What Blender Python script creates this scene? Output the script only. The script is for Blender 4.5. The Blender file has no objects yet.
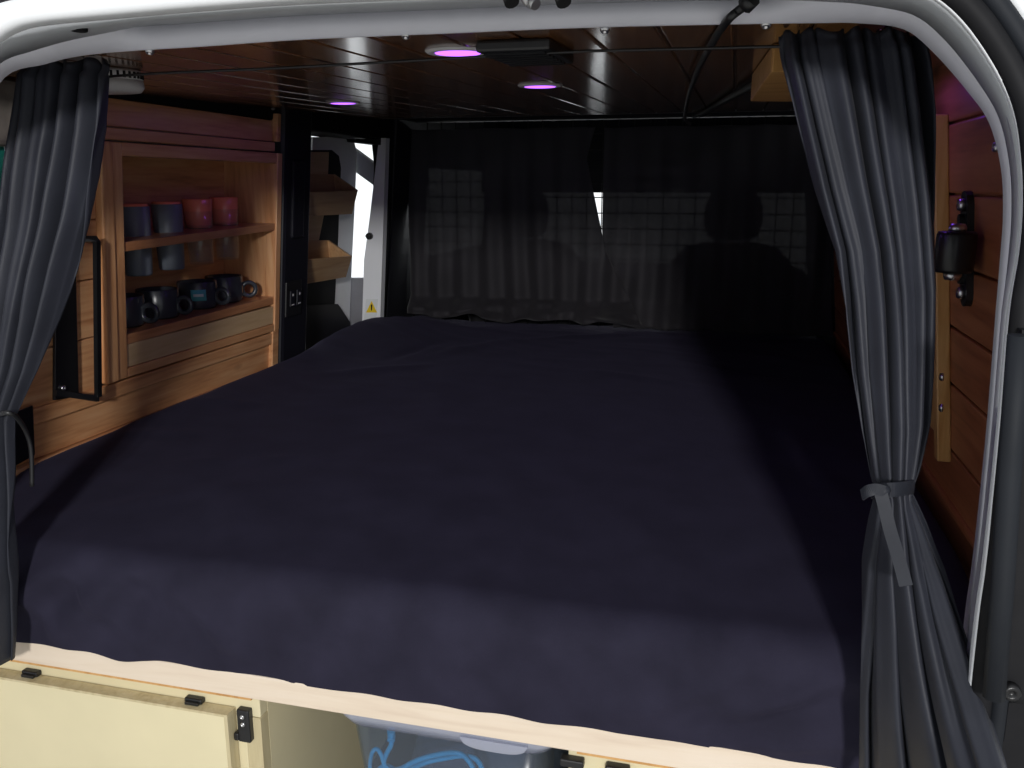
import bpy, bmesh, math, random
from mathutils import Vector, Matrix, noise
random.seed(4)
SC = bpy.context.scene
COL = SC.collection
O = 1.45                      # camera height above the ground outside; heights below are relative to it
PI = math.pi

# ------------------------------------------------------------------ camera
F = 850.0
def _cam_axes(vx=735.0, vy=185.0):
    d = Vector((vx-512, vy-384, F)).normalized()
    n = d.cross(Vector((1, 0, 0))).normalized()
    if n.y > 0: n = -n
    x = d.cross(n)
    if x.x < 0: x = -x
    return x, d, n            # van right / forward / up seen in camera axes (x right, y down, z ahead)
AX, AY, AZ = _cam_axes()
def ray(px, py):
    v = Vector((px-512, py-384, F))
    return Vector((AX.dot(v), AY.dot(v), AZ.dot(v)))
def on(px, py, n, d):
    r = ray(px, py); n = Vector(n)
    return r*(d/n.dot(r))
def atY(px, py, y): return on(px, py, (0, 1, 0), y)
def atX(px, py, x): return on(px, py, (1, 0, 0), x)
def atZ(px, py, z): return on(px, py, (0, 0, 1), z)
def onC(px, py, dz=0.0): return on(px, py, (0, -.03, 1), .116+dz)       # ceiling plane
def ceil_z(y): return .116+.03*y
def LW(y, z, off=0.0): return Vector((-1.0595+.09*z+off, y, z))         # leaning left wall, off = into the room
def RW(y, z, off=0.0): return Vector((.28-.10*z-off, y, z))             # leaning right wall
def onL(px, py, off=0.0): return on(px, py, (1, 0, -.09), -1.0595+off)
def onR(px, py, off=0.0): return on(px, py, (1, 0, .10), .28-off)

cam_d = bpy.data.cameras.new('camera'); cam = bpy.data.objects.new('camera', cam_d); COL.objects.link(cam)
cam_d.sensor_width = 36; cam_d.lens = F/1024*36; cam_d.clip_start = .02
right = Vector((AX.x, AY.x, AZ.x)); down = Vector((AX.y, AY.y, AZ.y)); fwd = Vector((AX.z, AY.z, AZ.z))
m = Matrix((right, -down, -fwd)).transposed().to_4x4(); m.translation = Vector((0, 0, O))
cam.matrix_world = m
SC.camera = cam

# ------------------------------------------------------------------ materials
def newmat(name):
    mt = bpy.data.materials.new(name); mt.use_nodes = True
    nt = mt.node_tree
    return mt, nt, nt.nodes['Principled BSDF']
def setp(b, **k):
    for n, v in k.items():
        b.inputs[n.replace('_', ' ')].default_value = v
def coords(nt, scale, rot=(0, 0, 0)):
    tc = nt.nodes.new('ShaderNodeTexCoord'); mp = nt.nodes.new('ShaderNodeMapping')
    mp.inputs['Scale'].default_value = scale; mp.inputs['Rotation'].default_value = rot
    nt.links.new(tc.outputs['Object'], mp.inputs['Vector'])
    return mp.outputs['Vector']
def ramp(nt, fac, stops):
    r = nt.nodes.new('ShaderNodeValToRGB'); e = r.color_ramp.elements
    e[0].position, e[0].color = stops[0][0], (*stops[0][1], 1)
    e[1].position, e[1].color = stops[-1][0], (*stops[-1][1], 1)
    for p, c in stops[1:-1]:
        q = e.new(p); q.color = (*c, 1)
    nt.links.new(fac, r.inputs['Fac']); return r.outputs['Color']
def bump(nt, b, h, strength, dist=.002):
    bp = nt.nodes.new('ShaderNodeBump'); bp.inputs['Strength'].default_value = strength; bp.inputs['Distance'].default_value = dist
    nt.links.new(h, bp.inputs['Height']); nt.links.new(bp.outputs['Normal'], b.inputs['Normal'])
def nz(nt, vec, scale, detail=4, dist=0):
    n = nt.nodes.new('ShaderNodeTexNoise'); n.inputs['Scale'].default_value = scale
    n.inputs['Detail'].default_value = detail; n.inputs['Distortion'].default_value = dist
    nt.links.new(vec, n.inputs['Vector']); return n.outputs['Fac']
def plain(name, c, rough=.5, metal=0., var=.12, bstr=.0, sc=30, **k):
    mt, nt, b = newmat(name)
    v = coords(nt, (1, 1, 1)); f = nz(nt, v, sc)
    lo = tuple(x*(1-var) for x in c); hi = tuple(min(1, x*(1+var)) for x in c)
    nt.links.new(ramp(nt, f, [(.3, lo), (.7, hi)]), b.inputs['Base Color'])
    setp(b, Roughness=rough, Metallic=metal, **k)
    if bstr: bump(nt, b, f, bstr)
    return mt
def wood(name, dark, mid, light, axis='y', rough=.45, knots=True, coat=0., spec=.5):
    mt, nt, b = newmat(name)
    s = {'x': (1.2, 16, 16), 'y': (16, 1.2, 16), 'z': (16, 16, 1.2)}[axis]
    v = coords(nt, s)
    f1 = nz(nt, v, 2.2, 6, 1.2)
    f2 = nz(nt, v, 9, 3, .3)
    mx = nt.nodes.new('ShaderNodeMath'); mx.operation = 'MULTIPLY_ADD'
    nt.links.new(f2, mx.inputs[0]); mx.inputs[1].default_value = .35
    ad = nt.nodes.new('ShaderNodeMath'); ad.operation = 'MULTIPLY'; ad.inputs[1].default_value = .75
    nt.links.new(f1, ad.inputs[0]); nt.links.new(ad.outputs[0], mx.inputs[2])
    c = ramp(nt, mx.outputs[0], [(.34, dark), (.52, mid), (.72, light)])
    if knots:
        s2 = {'x': (3, 7, 7), 'y': (7, 3, 7), 'z': (7, 7, 3)}[axis]
        v2 = coords(nt, s2)
        vo = nt.nodes.new('ShaderNodeTexVoronoi'); vo.inputs['Scale'].default_value = 1.3
        nt.links.new(v2, vo.inputs['Vector'])
        k = ramp(nt, vo.outputs['Distance'], [(.03, (0, 0, 0)), (.13, (1, 1, 1))])
        mi = nt.nodes.new('ShaderNodeMix'); mi.data_type = 'RGBA'
        nt.links.new(k, mi.inputs[0]); mi.inputs[6].default_value = (*[x*.55 for x in dark], 1)
        nt.links.new(c, mi.inputs[7]); c = mi.outputs[2]
    nt.links.new(c, b.inputs['Base Color'])
    setp(b, Roughness=rough); b.inputs['Coat Weight'].default_value = coat; b.inputs['Coat Roughness'].default_value = .12
    b.inputs['Specular IOR Level'].default_value = spec
    bump(nt, b, f2, .12)
    return mt
def fabric(name, c, rough=.75, sheen=.2, weave=900, spec=.3, wr=None, transp=0., transl=0.):
    mt, nt, b = newmat(name)
    v = coords(nt, (1, 1, 1))
    f = nz(nt, v, 14, 5)
    lo = tuple(x*.82 for x in c); hi = tuple(x*1.18 for x in c)
    nt.links.new(ramp(nt, f, [(.3, lo), (.7, hi)]), b.inputs['Base Color'])
    setp(b, Roughness=rough); b.inputs['Sheen Weight'].default_value = sheen; b.inputs['Specular IOR Level'].default_value = spec
    f2 = nz(nt, v, weave, 2)
    bump(nt, b, f2, .25, .0006)
    if transp or transl:
        out = nt.nodes['Material Output']; sh = b.outputs[0]
        if transl:
            tl = nt.nodes.new('ShaderNodeBsdfTranslucent'); tl.inputs['Color'].default_value = (.5, .48, .55, 1)
            ms = nt.nodes.new('ShaderNodeMixShader'); ms.inputs[0].default_value = transl
            nt.links.new(sh, ms.inputs[1]); nt.links.new(tl.outputs[0], ms.inputs[2]); sh = ms.outputs[0]
        if transp:
            tp = nt.nodes.new('ShaderNodeBsdfTransparent')
            ms = nt.nodes.new('ShaderNodeMixShader'); ms.inputs[0].default_value = transp
            nt.links.new(sh, ms.inputs[1]); nt.links.new(tp.outputs[0], ms.inputs[2]); sh = ms.outputs[0]
        nt.links.new(sh, out.inputs['Surface'])
    return mt
def emit(name, c, s):
    mt, nt, b = newmat(name)
    setp(b, Base_Color=(*c, 1), Roughness=.4); b.inputs['Emission Color'].default_value = (*c, 1); b.inputs['Emission Strength'].default_value = s
    return mt
def clear(name, tint, gloss=.12, body=(1, 1, 1), bodymix=.08, rough=.05):
    mt, nt, b = newmat(name)
    out = nt.nodes['Material Output']
    tp = nt.nodes.new('ShaderNodeBsdfTransparent'); tp.inputs['Color'].default_value = (*tint, 1)
    gl = nt.nodes.new('ShaderNodeBsdfGlossy'); gl.inputs['Roughness'].default_value = rough
    lw = nt.nodes.new('ShaderNodeLayerWeight'); lw.inputs['Blend'].default_value = .25
    fr = nt.nodes.new('ShaderNodeMath'); fr.operation = 'MULTIPLY_ADD'; fr.inputs[1].default_value = .35; fr.inputs[2].default_value = .03
    nt.links.new(lw.outputs['Facing'], fr.inputs[0])
    setp(b, Base_Color=(*body, 1), Roughness=.3)
    m1 = nt.nodes.new('ShaderNodeMixShader'); m1.inputs[0].default_value = bodymix
    nt.links.new(tp.outputs[0], m1.inputs[1]); nt.links.new(b.outputs[0], m1.inputs[2])
    m2 = nt.nodes.new('ShaderNodeMixShader'); nt.links.new(fr.outputs[0], m2.inputs[0])
    nt.links.new(m1.outputs[0], m2.inputs[1]); nt.links.new(gl.outputs[0], m2.inputs[2])
    nt.links.new(m2.outputs[0], out.inputs['Surface'])
    return mt

M = {}
M['ceil'] = wood('varnished_dark_pine', (.075, .030, .012), (.145, .060, .023), (.21, .092, .035), 'y', .2, True, .55)
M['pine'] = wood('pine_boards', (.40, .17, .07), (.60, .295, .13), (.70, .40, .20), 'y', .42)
M['pinez'] = wood('pine_stile', (.40, .17, .07), (.60, .295, .13), (.70, .40, .20), 'z', .42, False)
M['pinelt'] = wood('pale_pine_strip', (.52, .34, .17), (.60, .41, .22), (.66, .47, .27), 'y', .5, False)
M['shelf'] = wood('reddish_shelf_pine', (.36, .14, .06), (.52, .23, .10), (.62, .31, .15), 'y', .35, False, .2)
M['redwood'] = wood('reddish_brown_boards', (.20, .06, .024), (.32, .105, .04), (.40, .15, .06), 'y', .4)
M['batten'] = wood('golden_pine_batten', (.42, .2, .06), (.56, .30, .10), (.65, .38, .15), 'z', .4, False)
M['block'] = wood('pine_block', (.42, .2, .06), (.54, .29, .10), (.62, .36, .15), 'x', .45, False)
M['ply'] = wood('pale_plywood', (.66, .54, .42), (.72, .605, .475), (.75, .64, .52), 'x', .55, False)
M['cream'] = plain('cream_painted_plywood', (.70, .62, .40), .45, var=.05, sc=6)
M['creamedge'] = wood('plywood_edge', (.40, .32, .18), (.52, .44, .26), (.60, .52, .33), 'z', .6, False)
M['tray'] = wood('tray_wood', (.36, .2, .09), (.46, .27, .13), (.52, .33, .17), 'y', .5, False)
M['sheet'] = fabric('dark_navy_sheet', (.0200, .0184, .0330), .85, .05, 700, .10)
M['sheet'].node_tree.nodes['Principled BSDF'].inputs['Sheen Tint'].default_value = (.42, .38, .66, 1)
M['drape'] = fabric('charcoal_satin', (.023, .025, .0345), .55, .02, 1100, .3)
M['drapetop'] = fabric('charcoal_satin_heading', (.040, .042, .054), .55, .3, 1100, .5)
M['ribbon'] = fabric('charcoal_ribbon', (.016, .018, .025), .6, .0, 1400, .35)
M['sheer'] = fabric('black_thin_cloth', (.022, .020, .024), .7, .15, 900, .35, transp=.062, transl=.18)
M['white'] = plain('white_van_paint', (.86, .88, .90), .32, var=.03, sc=5)
M['whitein'] = plain('shaded_lilac_white_paint', (.70, .70, .76), .4, var=.05, sc=8)  # the van's white paint again, with lilac shade put into its colour
M['grey'] = plain('grey_metal_and_shaded_white', (.46, .48, .50), .4, var=.06, sc=8)  # shade of the white header underside put into colour; also the door's grey strut
M['bare'] = plain('bare_grey_roof_metal', (.22, .22, .24), .4, .2, var=.15, sc=6)
M['rubber'] = plain('black_rubber', (.008, .008, .0095), .65, var=.2, Specular_IOR_Level=.2)
M['rubber2'] = plain('blue_grey_rubber', (.013, .015, .019), .65, var=.15, sc=12, Specular_IOR_Level=.2)  # bluish grey, slightly lighter than the black rubber
M['blackm'] = plain('black_painted_steel', (.008, .008, .009), .35, .0, var=.2)
M['blackp'] = plain('black_plastic', (.012, .012, .013), .38, var=.2)
M['dark'] = plain('dark_trim_plastic', (.010, .010, .015), .5, Specular_IOR_Level=.3, var=.2, bstr=.1, sc=300)
M['steel'] = plain('zinc_steel', (.62, .62, .63), .28, 1., var=.08)
M['wplas'] = plain('white_plastic', (.56, .55, .55), .4, var=.03)
M['cupgrey'] = plain('slate_grey_ceramic', (.15, .17, .20), .45, var=.06)
M['cuporange'] = plain('coral_plastic', (.88, .24, .15), .25, var=.05)
M['mug'] = plain('dark_slate_glazed', (.042, .047, .058), .25, var=.06)
M['label'] = plain('turquoise_paper', (.10, .42, .46), .5, var=.05)
M['labelw'] = plain('white_print', (.75, .78, .78), .5, var=.02)
M['glass'] = clear('clear_glass', (.94, .95, .96), bodymix=.05)
M['tub'] = clear('cloudy_clear_plastic', (.80, .86, .93), body=(.62, .72, .86), bodymix=.05, rough=.2)
M['tublid'] = clear('cloudy_lid_plastic', (.70, .74, .84), body=(.72, .74, .84), bodymix=.32, rough=.2)
M['blue'] = plain('turquoise_cord', (.03, .42, .72), .45, var=.1)
M['led'] = emit('violet_light_lens', (.44, .13, 1.0), 2.3)
M['yellow'] = plain('warning_yellow', (.85, .6, .03), .45, var=.03)
M['green'] = plain('green_print', (.01, .16, .12), .5, var=.08)
M['foam'] = plain('grey_brown_felt', (.16, .14, .12), .9, var=.35, bstr=.5, sc=25)
M['floor'] = plain('dark_rubber_floor', (.03, .03, .03), .8, var=.2)
M['ground'] = plain('pale_concrete', (.42, .41, .39), .8, var=.1, sc=4)
M['seat'] = fabric('dark_seat_cloth', (.018, .018, .02), .9, .1)
M['tubin'] = plain('dark_folded_bag', (.05, .07, .11), .7, var=.25, sc=10)

# ------------------------------------------------------------------ mesh builders
class MB:
    def __init__(s): s.bm = bmesh.new()
    def face(s, vs, mi=0, smooth=False):
        try:
            f = s.bm.faces.new(vs); f.material_index = mi; f.smooth = smooth; return f
        except ValueError: return None
    def hexa(s, p, mi=0, bevel=0.0):
        b = bmesh.new(); v = [b.verts.new(q) for q in p]
        for i in ((0, 3, 2, 1), (4, 5, 6, 7), (0, 1, 5, 4), (1, 2, 6, 5), (2, 3, 7, 6), (3, 0, 4, 7)):
            f = b.faces.new([v[k] for k in i]); f.material_index = mi
        if bevel: bmesh.ops.bevel(b, geom=list(b.edges), offset=bevel, segments=2, affect='EDGES', profile=.5)
        bmesh.ops.recalc_face_normals(b, faces=list(b.faces))
        for f in b.faces: f.material_index = mi
        s._join(b); return s
    def _join(s, b):
        mp = {}
        for v in b.verts: mp[v] = s.bm.verts.new(v.co)
        for f in b.faces:
            g = s.bm.faces.new([mp[v] for v in f.verts]); g.material_index = f.material_index; g.smooth = f.smooth
        b.free()
    def box(s, lo, hi, mi=0, bevel=0.0):
        (a, b, c), (d, e, f) = lo, hi
        return s.hexa([(a, b, c), (d, b, c), (d, e, c), (a, e, c), (a, b, f), (d, b, f), (d, e, f), (a, e, f)], mi, bevel)
    def wbox(s, W, y0, y1, z0, z1, o0, o1, mi=0, bevel=0.0):   # a box laid on a leaning wall
        return s.hexa([W(y0, z0, o0), W(y1, z0, o0), W(y1, z0, o1), W(y0, z0, o1), W(y0, z1, o0), W(y1, z1, o0), W(y1, z1, o1), W(y0, z1, o1)], mi, bevel)
    def slab(s, q, d, mi=0, bevel=0.0):                        # quad q pushed by vector d
        q = [Vector(a) for a in q]; d = Vector(d)
        return s.hexa(q+[a+d for a in q], mi, bevel)
    def prism(s, pts, d, mi=0):
        pts = [Vector(p) for p in pts]; d = Vector(d)
        a = [s.bm.verts.new(p) for p in pts]; b = [s.bm.verts.new(p+d) for p in pts]
        fs = [s.face(a[::-1], mi), s.face(b, mi)]
        for i in range(len(pts)):
            j = (i+1) % len(pts); fs.append(s.face([a[i], a[j], b[j], b[i]], mi))
        bmesh.ops.recalc_face_normals(s.bm, faces=[f for f in fs if f]); return s
    def tube(s, pts, r, n=10, mi=0, cap=True, flat=None):
        pts = [Vector(p) for p in pts]; rs = r if isinstance(r, (list, tuple)) else [r]*len(pts)
        t0 = (pts[1]-pts[0]).normalized()
        up = Vector((0, 0, 1)) if abs(t0.z) < .9 else Vector((0, 1, 0))
        u = t0.cross(up).normalized(); rings = []
        for i, p in enumerate(pts):
            t = (pts[min(i+1, len(pts)-1)]-pts[max(i-1, 0)]).normalized()
            u = (u-t*u.dot(t)).normalized(); w = t.cross(u)
            rings.append([s.bm.verts.new(p+(u*math.cos(2*PI*k/n)+w*math.sin(2*PI*k/n))*rs[i]) for k in range(n)])
        for a, b in zip(rings, rings[1:]):
            for k in range(n): s.face([a[k], a[(k+1) % n], b[(k+1) % n], b[k]], mi, True)
        if cap: s.face(rings[0][::-1], mi); s.face(rings[-1], mi)
        return s
    def lathe(s, prof, mat=Matrix.Identity(4), n=32, mi=0):
        rings = []
        for r, z in prof:
            if r < 1e-6: rings.append([s.bm.verts.new(mat @ Vector((0, 0, z)))])
            else: rings.append([s.bm.verts.new(mat @ Vector((r*math.cos(2*PI*k/n), r*math.sin(2*PI*k/n), z))) for k in range(n)])
        for a, b in zip(rings, rings[1:]):
            for k in range(n):
                l = (k+1) % n
                if len(a) == 1 and len(b) == 1: continue
                if len(a) == 1: s.face([a[0], b[k], b[l]], mi, True)
                elif len(b) == 1: s.face([a[k], b[0], a[l]], mi, True)
                else: s.face([a[k], a[l], b[l], b[k]], mi, True)
        return s
    def grid(s, rows, mi=0, smooth=True):
        vv = [[s.bm.verts.new(p) for p in r] for r in rows]
        for a, b in zip(vv, vv[1:]):
            for k in range(len(a)-1): s.face([a[k], a[k+1], b[k+1], b[k]], mi, smooth)
        return s
    def ribbon(s, pts, wid, th, wdir, mi=0):
        pts = [Vector(p) for p in pts]; ws = wid if isinstance(wid, (list, tuple)) else [wid]*len(pts)
        rows = []
        for i, p in enumerate(pts):
            t = (pts[min(i+1, len(pts)-1)]-pts[max(i-1, 0)]).normalized()
            w = Vector(wdir) if not isinstance(wdir, list) else Vector(wdir[i])
            w = (w-t*w.dot(t)).normalized(); nn = t.cross(w)*th/2; w = w*ws[i]/2
            rows.append([p-w-nn, p+w-nn, p+w+nn, p-w+nn])
        vv = [[s.bm.verts.new(q) for q in r] for r in rows]
        for a, b in zip(vv, vv[1:]):
            for k in range(4): s.face([a[k], a[(k+1) % 4], b[(k+1) % 4], b[k]], mi, False)
        s.face(vv[0][::-1], mi); s.face(vv[-1], mi); return s

def root_loc(o):
    l = Vector(o.location)
    while o.parent: o = o.parent; l += Vector(o.location)
    return l
def obj(name, mb, mats, parent=None, recalc=True, solid=0.0, subsurf=0):
    bm = mb.bm
    if recalc: bmesh.ops.recalc_face_normals(bm, faces=list(bm.faces))
    for v in bm.verts: v.co.z += O
    if parent is None:
        xs = [v.co.x for v in bm.verts]; ys = [v.co.y for v in bm.verts]; zs = [v.co.z for v in bm.verts]
        org = Vector(((min(xs)+max(xs))/2, (min(ys)+max(ys))/2, min(zs))); sh = org
    else: sh = root_loc(parent); org = Vector((0, 0, 0))
    for v in bm.verts: v.co -= sh
    me = bpy.data.meshes.new(name); bm.to_mesh(me); bm.free()
    for k in (mats if isinstance(mats, (list, tuple)) else [mats]): me.materials.append(M[k])
    o = bpy.data.objects.new(name, me); COL.objects.link(o)
    o.location = org
    if parent: o.parent = parent
    if solid:
        md = o.modifiers.new('thickness', 'SOLIDIFY'); md.thickness = solid; md.offset = 0
    if subsurf:
        md = o.modifiers.new('smooth', 'SUBSURF'); md.levels = subsurf; md.render_levels = subsurf
    return o
def tag(o, label, cat, group=None):
    o['label'] = label; o['category'] = cat
    if group: o['group'] = group
    return o
def thing(name, loc, label, cat, group=None):
    o = bpy.data.objects.new(name, None); COL.objects.link(o); o.empty_display_size = .05
    o.location = Vector(loc)+Vector((0, 0, O)); return tag(o, label, cat, group)
def struct(name, mb, mats, parent=None, **k):
    o = obj(name, mb, mats, parent, **k)
    if parent is None: o['kind'] = 'structure'
    return o
def dup(r, delta, label):
    c = r.copy(); COL.objects.link(c); c.location = Vector(r.location)+Vector(delta); c['label'] = label
    for ch in r.children:
        d = ch.copy(); COL.objects.link(d); d.parent = c
        for g in ch.children:
            e = g.copy(); COL.objects.link(e); e.parent = d
    return c
def frame_to(p, zdir, xdir=(1, 0, 0)):      # matrix whose z axis is zdir, at p
    z = Vector(zdir).normalized(); x = Vector(xdir); x = (x-z*x.dot(z)).normalized(); y = z.cross(x)
    mm = Matrix((x, y, z)).transposed().to_4x4(); mm.translation = Vector(p); return mm
def bolt(mb, p, n, r=.006, h=.004, mi=0):
    return mb.lathe([(0, 0), (r, 0), (r, h*.5), (r*.8, h), (r*.4, h), (r*.35, h*.6), (0, h*.6)], frame_to(p, n, (0, .3, 1)), 14, mi)
def lerp(a, b, t): return a+(b-a)*t
def poly(pts, y):                           # x of a pixel polyline at height y
    if y <= pts[0][1]: return pts[0][0]
    for (x0, y0), (x1, y1) in zip(pts, pts[1:]):
        if y <= y1: return lerp(x0, x1, (y-y0)/(y1-y0))
    return pts[-1][0]
def smooth_path(pts, k=6):                  # Catmull-Rom
    pts = [Vector(p) for p in pts]; out = []
    for i in range(len(pts)-1):
        p0, p1, p2, p3 = pts[max(i-1, 0)], pts[i], pts[i+1], pts[min(i+2, len(pts)-1)]
        for j in range(k):
            t = j/k
            out.append(.5*((2*p1)+(p2-p0)*t+(2*p0-5*p1+4*p2-p3)*t*t+(3*p1-p0-3*p2+p3)*t**3))
    out.append(pts[-1]); return out

# ================================================================== SETTING
g = MB(); g.box((-6, -6, -O-.1), (6, 8, -O)); struct('ground', g, 'ground')
FL = -.98
g = MB(); g.box((-1.15, .80, FL-.05), (.36, 3.9, FL)); struct('floor', g, 'floor')

# ceiling: varnished boards running to the front
g = MB()
x = -1.042
Y0, Y1 = .812, 2.42
while x < .25:
    x1 = min(x+.0655, .262); w = .069
    g.hexa([(x, Y0, ceil_z(Y0)), (x1, Y0, ceil_z(Y0)), (x1, Y1, ceil_z(Y1)), (x, Y1, ceil_z(Y1)),
            (x, Y0, ceil_z(Y0)+.012), (x1, Y0, ceil_z(Y0)+.012), (x1, Y1, ceil_z(Y1)+.012), (x, Y1, ceil_z(Y1)+.012)], 0, .0022)
    x += w
g.hexa([(-1.05, Y0, ceil_z(Y0)+.006), (.262, Y0, ceil_z(Y0)+.006), (.262, Y1, ceil_z(Y1)+.006), (-1.05, Y1, ceil_z(Y1)+.006),
        (-1.05, Y0, ceil_z(Y0)+.02), (.262, Y0, ceil_z(Y0)+.02), (.262, Y1, ceil_z(Y1)+.02), (-1.05, Y1, ceil_z(Y1)+.02)])
struct('ceiling', g, 'ceil')
# roof skin above, and bare metal roof with a cross rib between the boards and the cab
g = MB()
g.hexa([(-1.3, .72, .19), (.32, .72, .19), (.32, 4.3, .34), (-1.3, 4.3, .34), (-1.3, .72, .21), (.32, .72, .21), (.32, 4.3, .36), (-1.3, 4.3, .36)])
g.box((-1.06, 2.45, .195), (.27, 2.52, .26), 0, .008)
struct('trim_1', g, 'bare')

# walls -------------------------------------------------------------- left
g = MB()
UY0, UY1, UZ0, UZ1 = 1.272, 1.890, -.352, .075
def planks(W, y0, y1, zs, o0, o1, mi=0):
    for a, b in zip(zs, zs[1:]): g.wbox(W, y0, y1, a+.0012, b-.0012, o0, o1, mi, .0018)
planks(LW, .90, UY0, [-.365, -.262, -.160, -.058, .044, .098], -.014, -.002)
g.wbox(LW, .90, 1.30, .098, .150, -.014, -.002, 0, .002)
g.wbox(LW, .90, 1.862, .0765, .097, -.014, .004, 0, .002)              # moulding over the cupboard
g.wbox(LW, 1.30, 1.862, .099, .146, -.014, -.003, 0, .002)             # board under the roof
g.wbox(LW, 1.868, 1.884, .099, .162, -.014, .006, 0, .002)
g.wbox(LW, .90, UY1, -.385, UZ0-.004, -.014, .004, 0, .003)           # rail under the cupboard
g.wbox(LW, .90, UY1, -.445, -.385, -.014, -.004, 0, .002)             # flat panel
g.wbox(LW, .90, UY1, -.470, -.446, -.014, .008, 0, .005)              # lower moulding
g.wbox(LW, 1.862, UY1, -.446, UZ0, -.014, .007, 0, .002)              # end upright
g.wbox(LW, .90, UY1, -.70, -.470, -.014, 0, 0, .002)
struct('wall_left', g, 'pine')
g = MB()    # outer skin on the left, with the load space closed behind the cupboard
g.wbox(LW, .70, 2.02, -1.0, .22, -.30, -.28)
g.wbox(LW, .70, .72, -1.0, .22, -.28, -.02)
g.wbox(LW, 2.005, 2.02, -1.0, .22, -.28, -.03)
g.wbox(LW, .72, 2.0, -1.0, -.98, -.28, -.02)
struct('trim_2', g, 'bare')
g = MB()    # black roof rail over the left boards
g.wbox(LW, .90, 2.08, .148, .192, -.03, -.006, 0, .004)
r = struct('trim_3', g, 'rubber')
for px, py in ((222, 92), (218, 100), (272, 108), (292, 112), (297, 104)):
    b2 = MB(); bolt(b2, onL(px, py, -.006), (1, 0, 0), .005, .006); obj('screw', b2, 'steel', r)
# left door pillar
g = MB(); g.wbox(LW, 1.895, 2.035, -.75, .195, -.14, .012, 0, .012); g.wbox(LW, 1.93, 1.99, -.13, .06, .010, .018, 0, .006)
pl = struct('trim_4', g, 'dark')
# right wall
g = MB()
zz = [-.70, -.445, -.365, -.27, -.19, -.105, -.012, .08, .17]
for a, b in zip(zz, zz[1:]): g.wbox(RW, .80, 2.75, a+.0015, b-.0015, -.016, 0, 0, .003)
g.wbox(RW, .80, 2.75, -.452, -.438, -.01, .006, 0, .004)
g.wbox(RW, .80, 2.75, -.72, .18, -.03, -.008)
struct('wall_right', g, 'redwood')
g = MB()
for a, b in ((-.445, -.105), (-.105, -.012), (-.012, .080)): pass
g.wbox(RW, .75, 4.2, -1.0, .20, -.10, -.08)
struct('trim_5', g, 'bare')
# battens on the right wall
def batten(p0, p1, w, th, off, name, label):
    pass
# cab: side walls, windscreen gap, dashboard
g = MB()
g.wbox(LW, 2.62, 4.2, -1.0, -.27, -.06, -.03); g.wbox(LW, 2.62, 3.02, -.27, .3, -.06, -.03); g.wbox(LW, 3.02, 4.2, .06, .3, -.06, -.03); g.wbox(LW, 3.9, 4.2, -.36, .06, -.06, -.03)
g.box((-1.2, 4.15, -1.0), (.5, 4.2, -.42))
g.box((-1.1, 3.7, -.98), (.33, 4.15, -.36), 0, .05)
g.box((-1.2, 4.10, -.035), (.5, 4.2, .36))
g.wbox(RW, 2.75, 4.2, -1.0, .3, -.05, -.03)
struct('wall_front', g, 'dark')
g = MB(); g.box((-.55, 3.8, -.02), (-.30, 3.82, .16), 0, .008)
tag(obj('sun_visor', g, 'wplas'), 'grey sun visor glimpsed through the slit between bulkhead curtains', 'visor')
# cross member at the bulkhead
g = MB(); g.box((-1.08, 2.80, .205), (.28, 2.86, .26), 0, .01); g.wbox(LW, 2.63, 2.80, -.75, .21, -.03, -.005, 0, .006)
g.wbox(RW, 2.80, 2.88, -.75, .21, -.02, .05)
struct('trim_6', g, 'dark')

# ------------------------------------------------------------------ rear opening frame
inner = [(-60, 700), (-60, 300), (-45, 180), (-30, 130), (0, 76), (40, 63), (73, 55), (120, 50), (200, 45), (300, 38), (440, 32), (580, 26), (700, 23), (780, 21.5), (820, 21), (858, 21),
         (905, 27), (936, 51), (970, 90), (992, 122), (1004, 168), (1006, 215), (1003, 260), (998, 320), (990, 420), (982, 500), (974, 570), (967, 620), (952, 760)]
outer = [(-160, 700), (-160, 300), (-130, 180), (-90, 100), (-10, 50), (16, 33), (46, 25), (120, 18), (200, 11), (300, 4), (440, -2), (580, -10), (700, -16), (780, -20), (830, -21), (880, -18),
         (925, -6), (962, 24), (996, 74), (1014, 118), (1021, 168), (1022, 215), (1018, 260), (1008, 320), (999, 420), (991, 500), (983, 570), (976, 620), (961, 760)]
def dens(a):
    out = smooth_path([Vector((p[0], p[1], 0)) for p in a], 5); return [(p.x, p.y) for p in out]
inn, out_ = dens(inner), dens(outer)
rowsA, rowsB, rowsC, rowsD = [], [], [], []
seal = []; seal2 = []
cen = Vector((-.3, 0, -.35))
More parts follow.
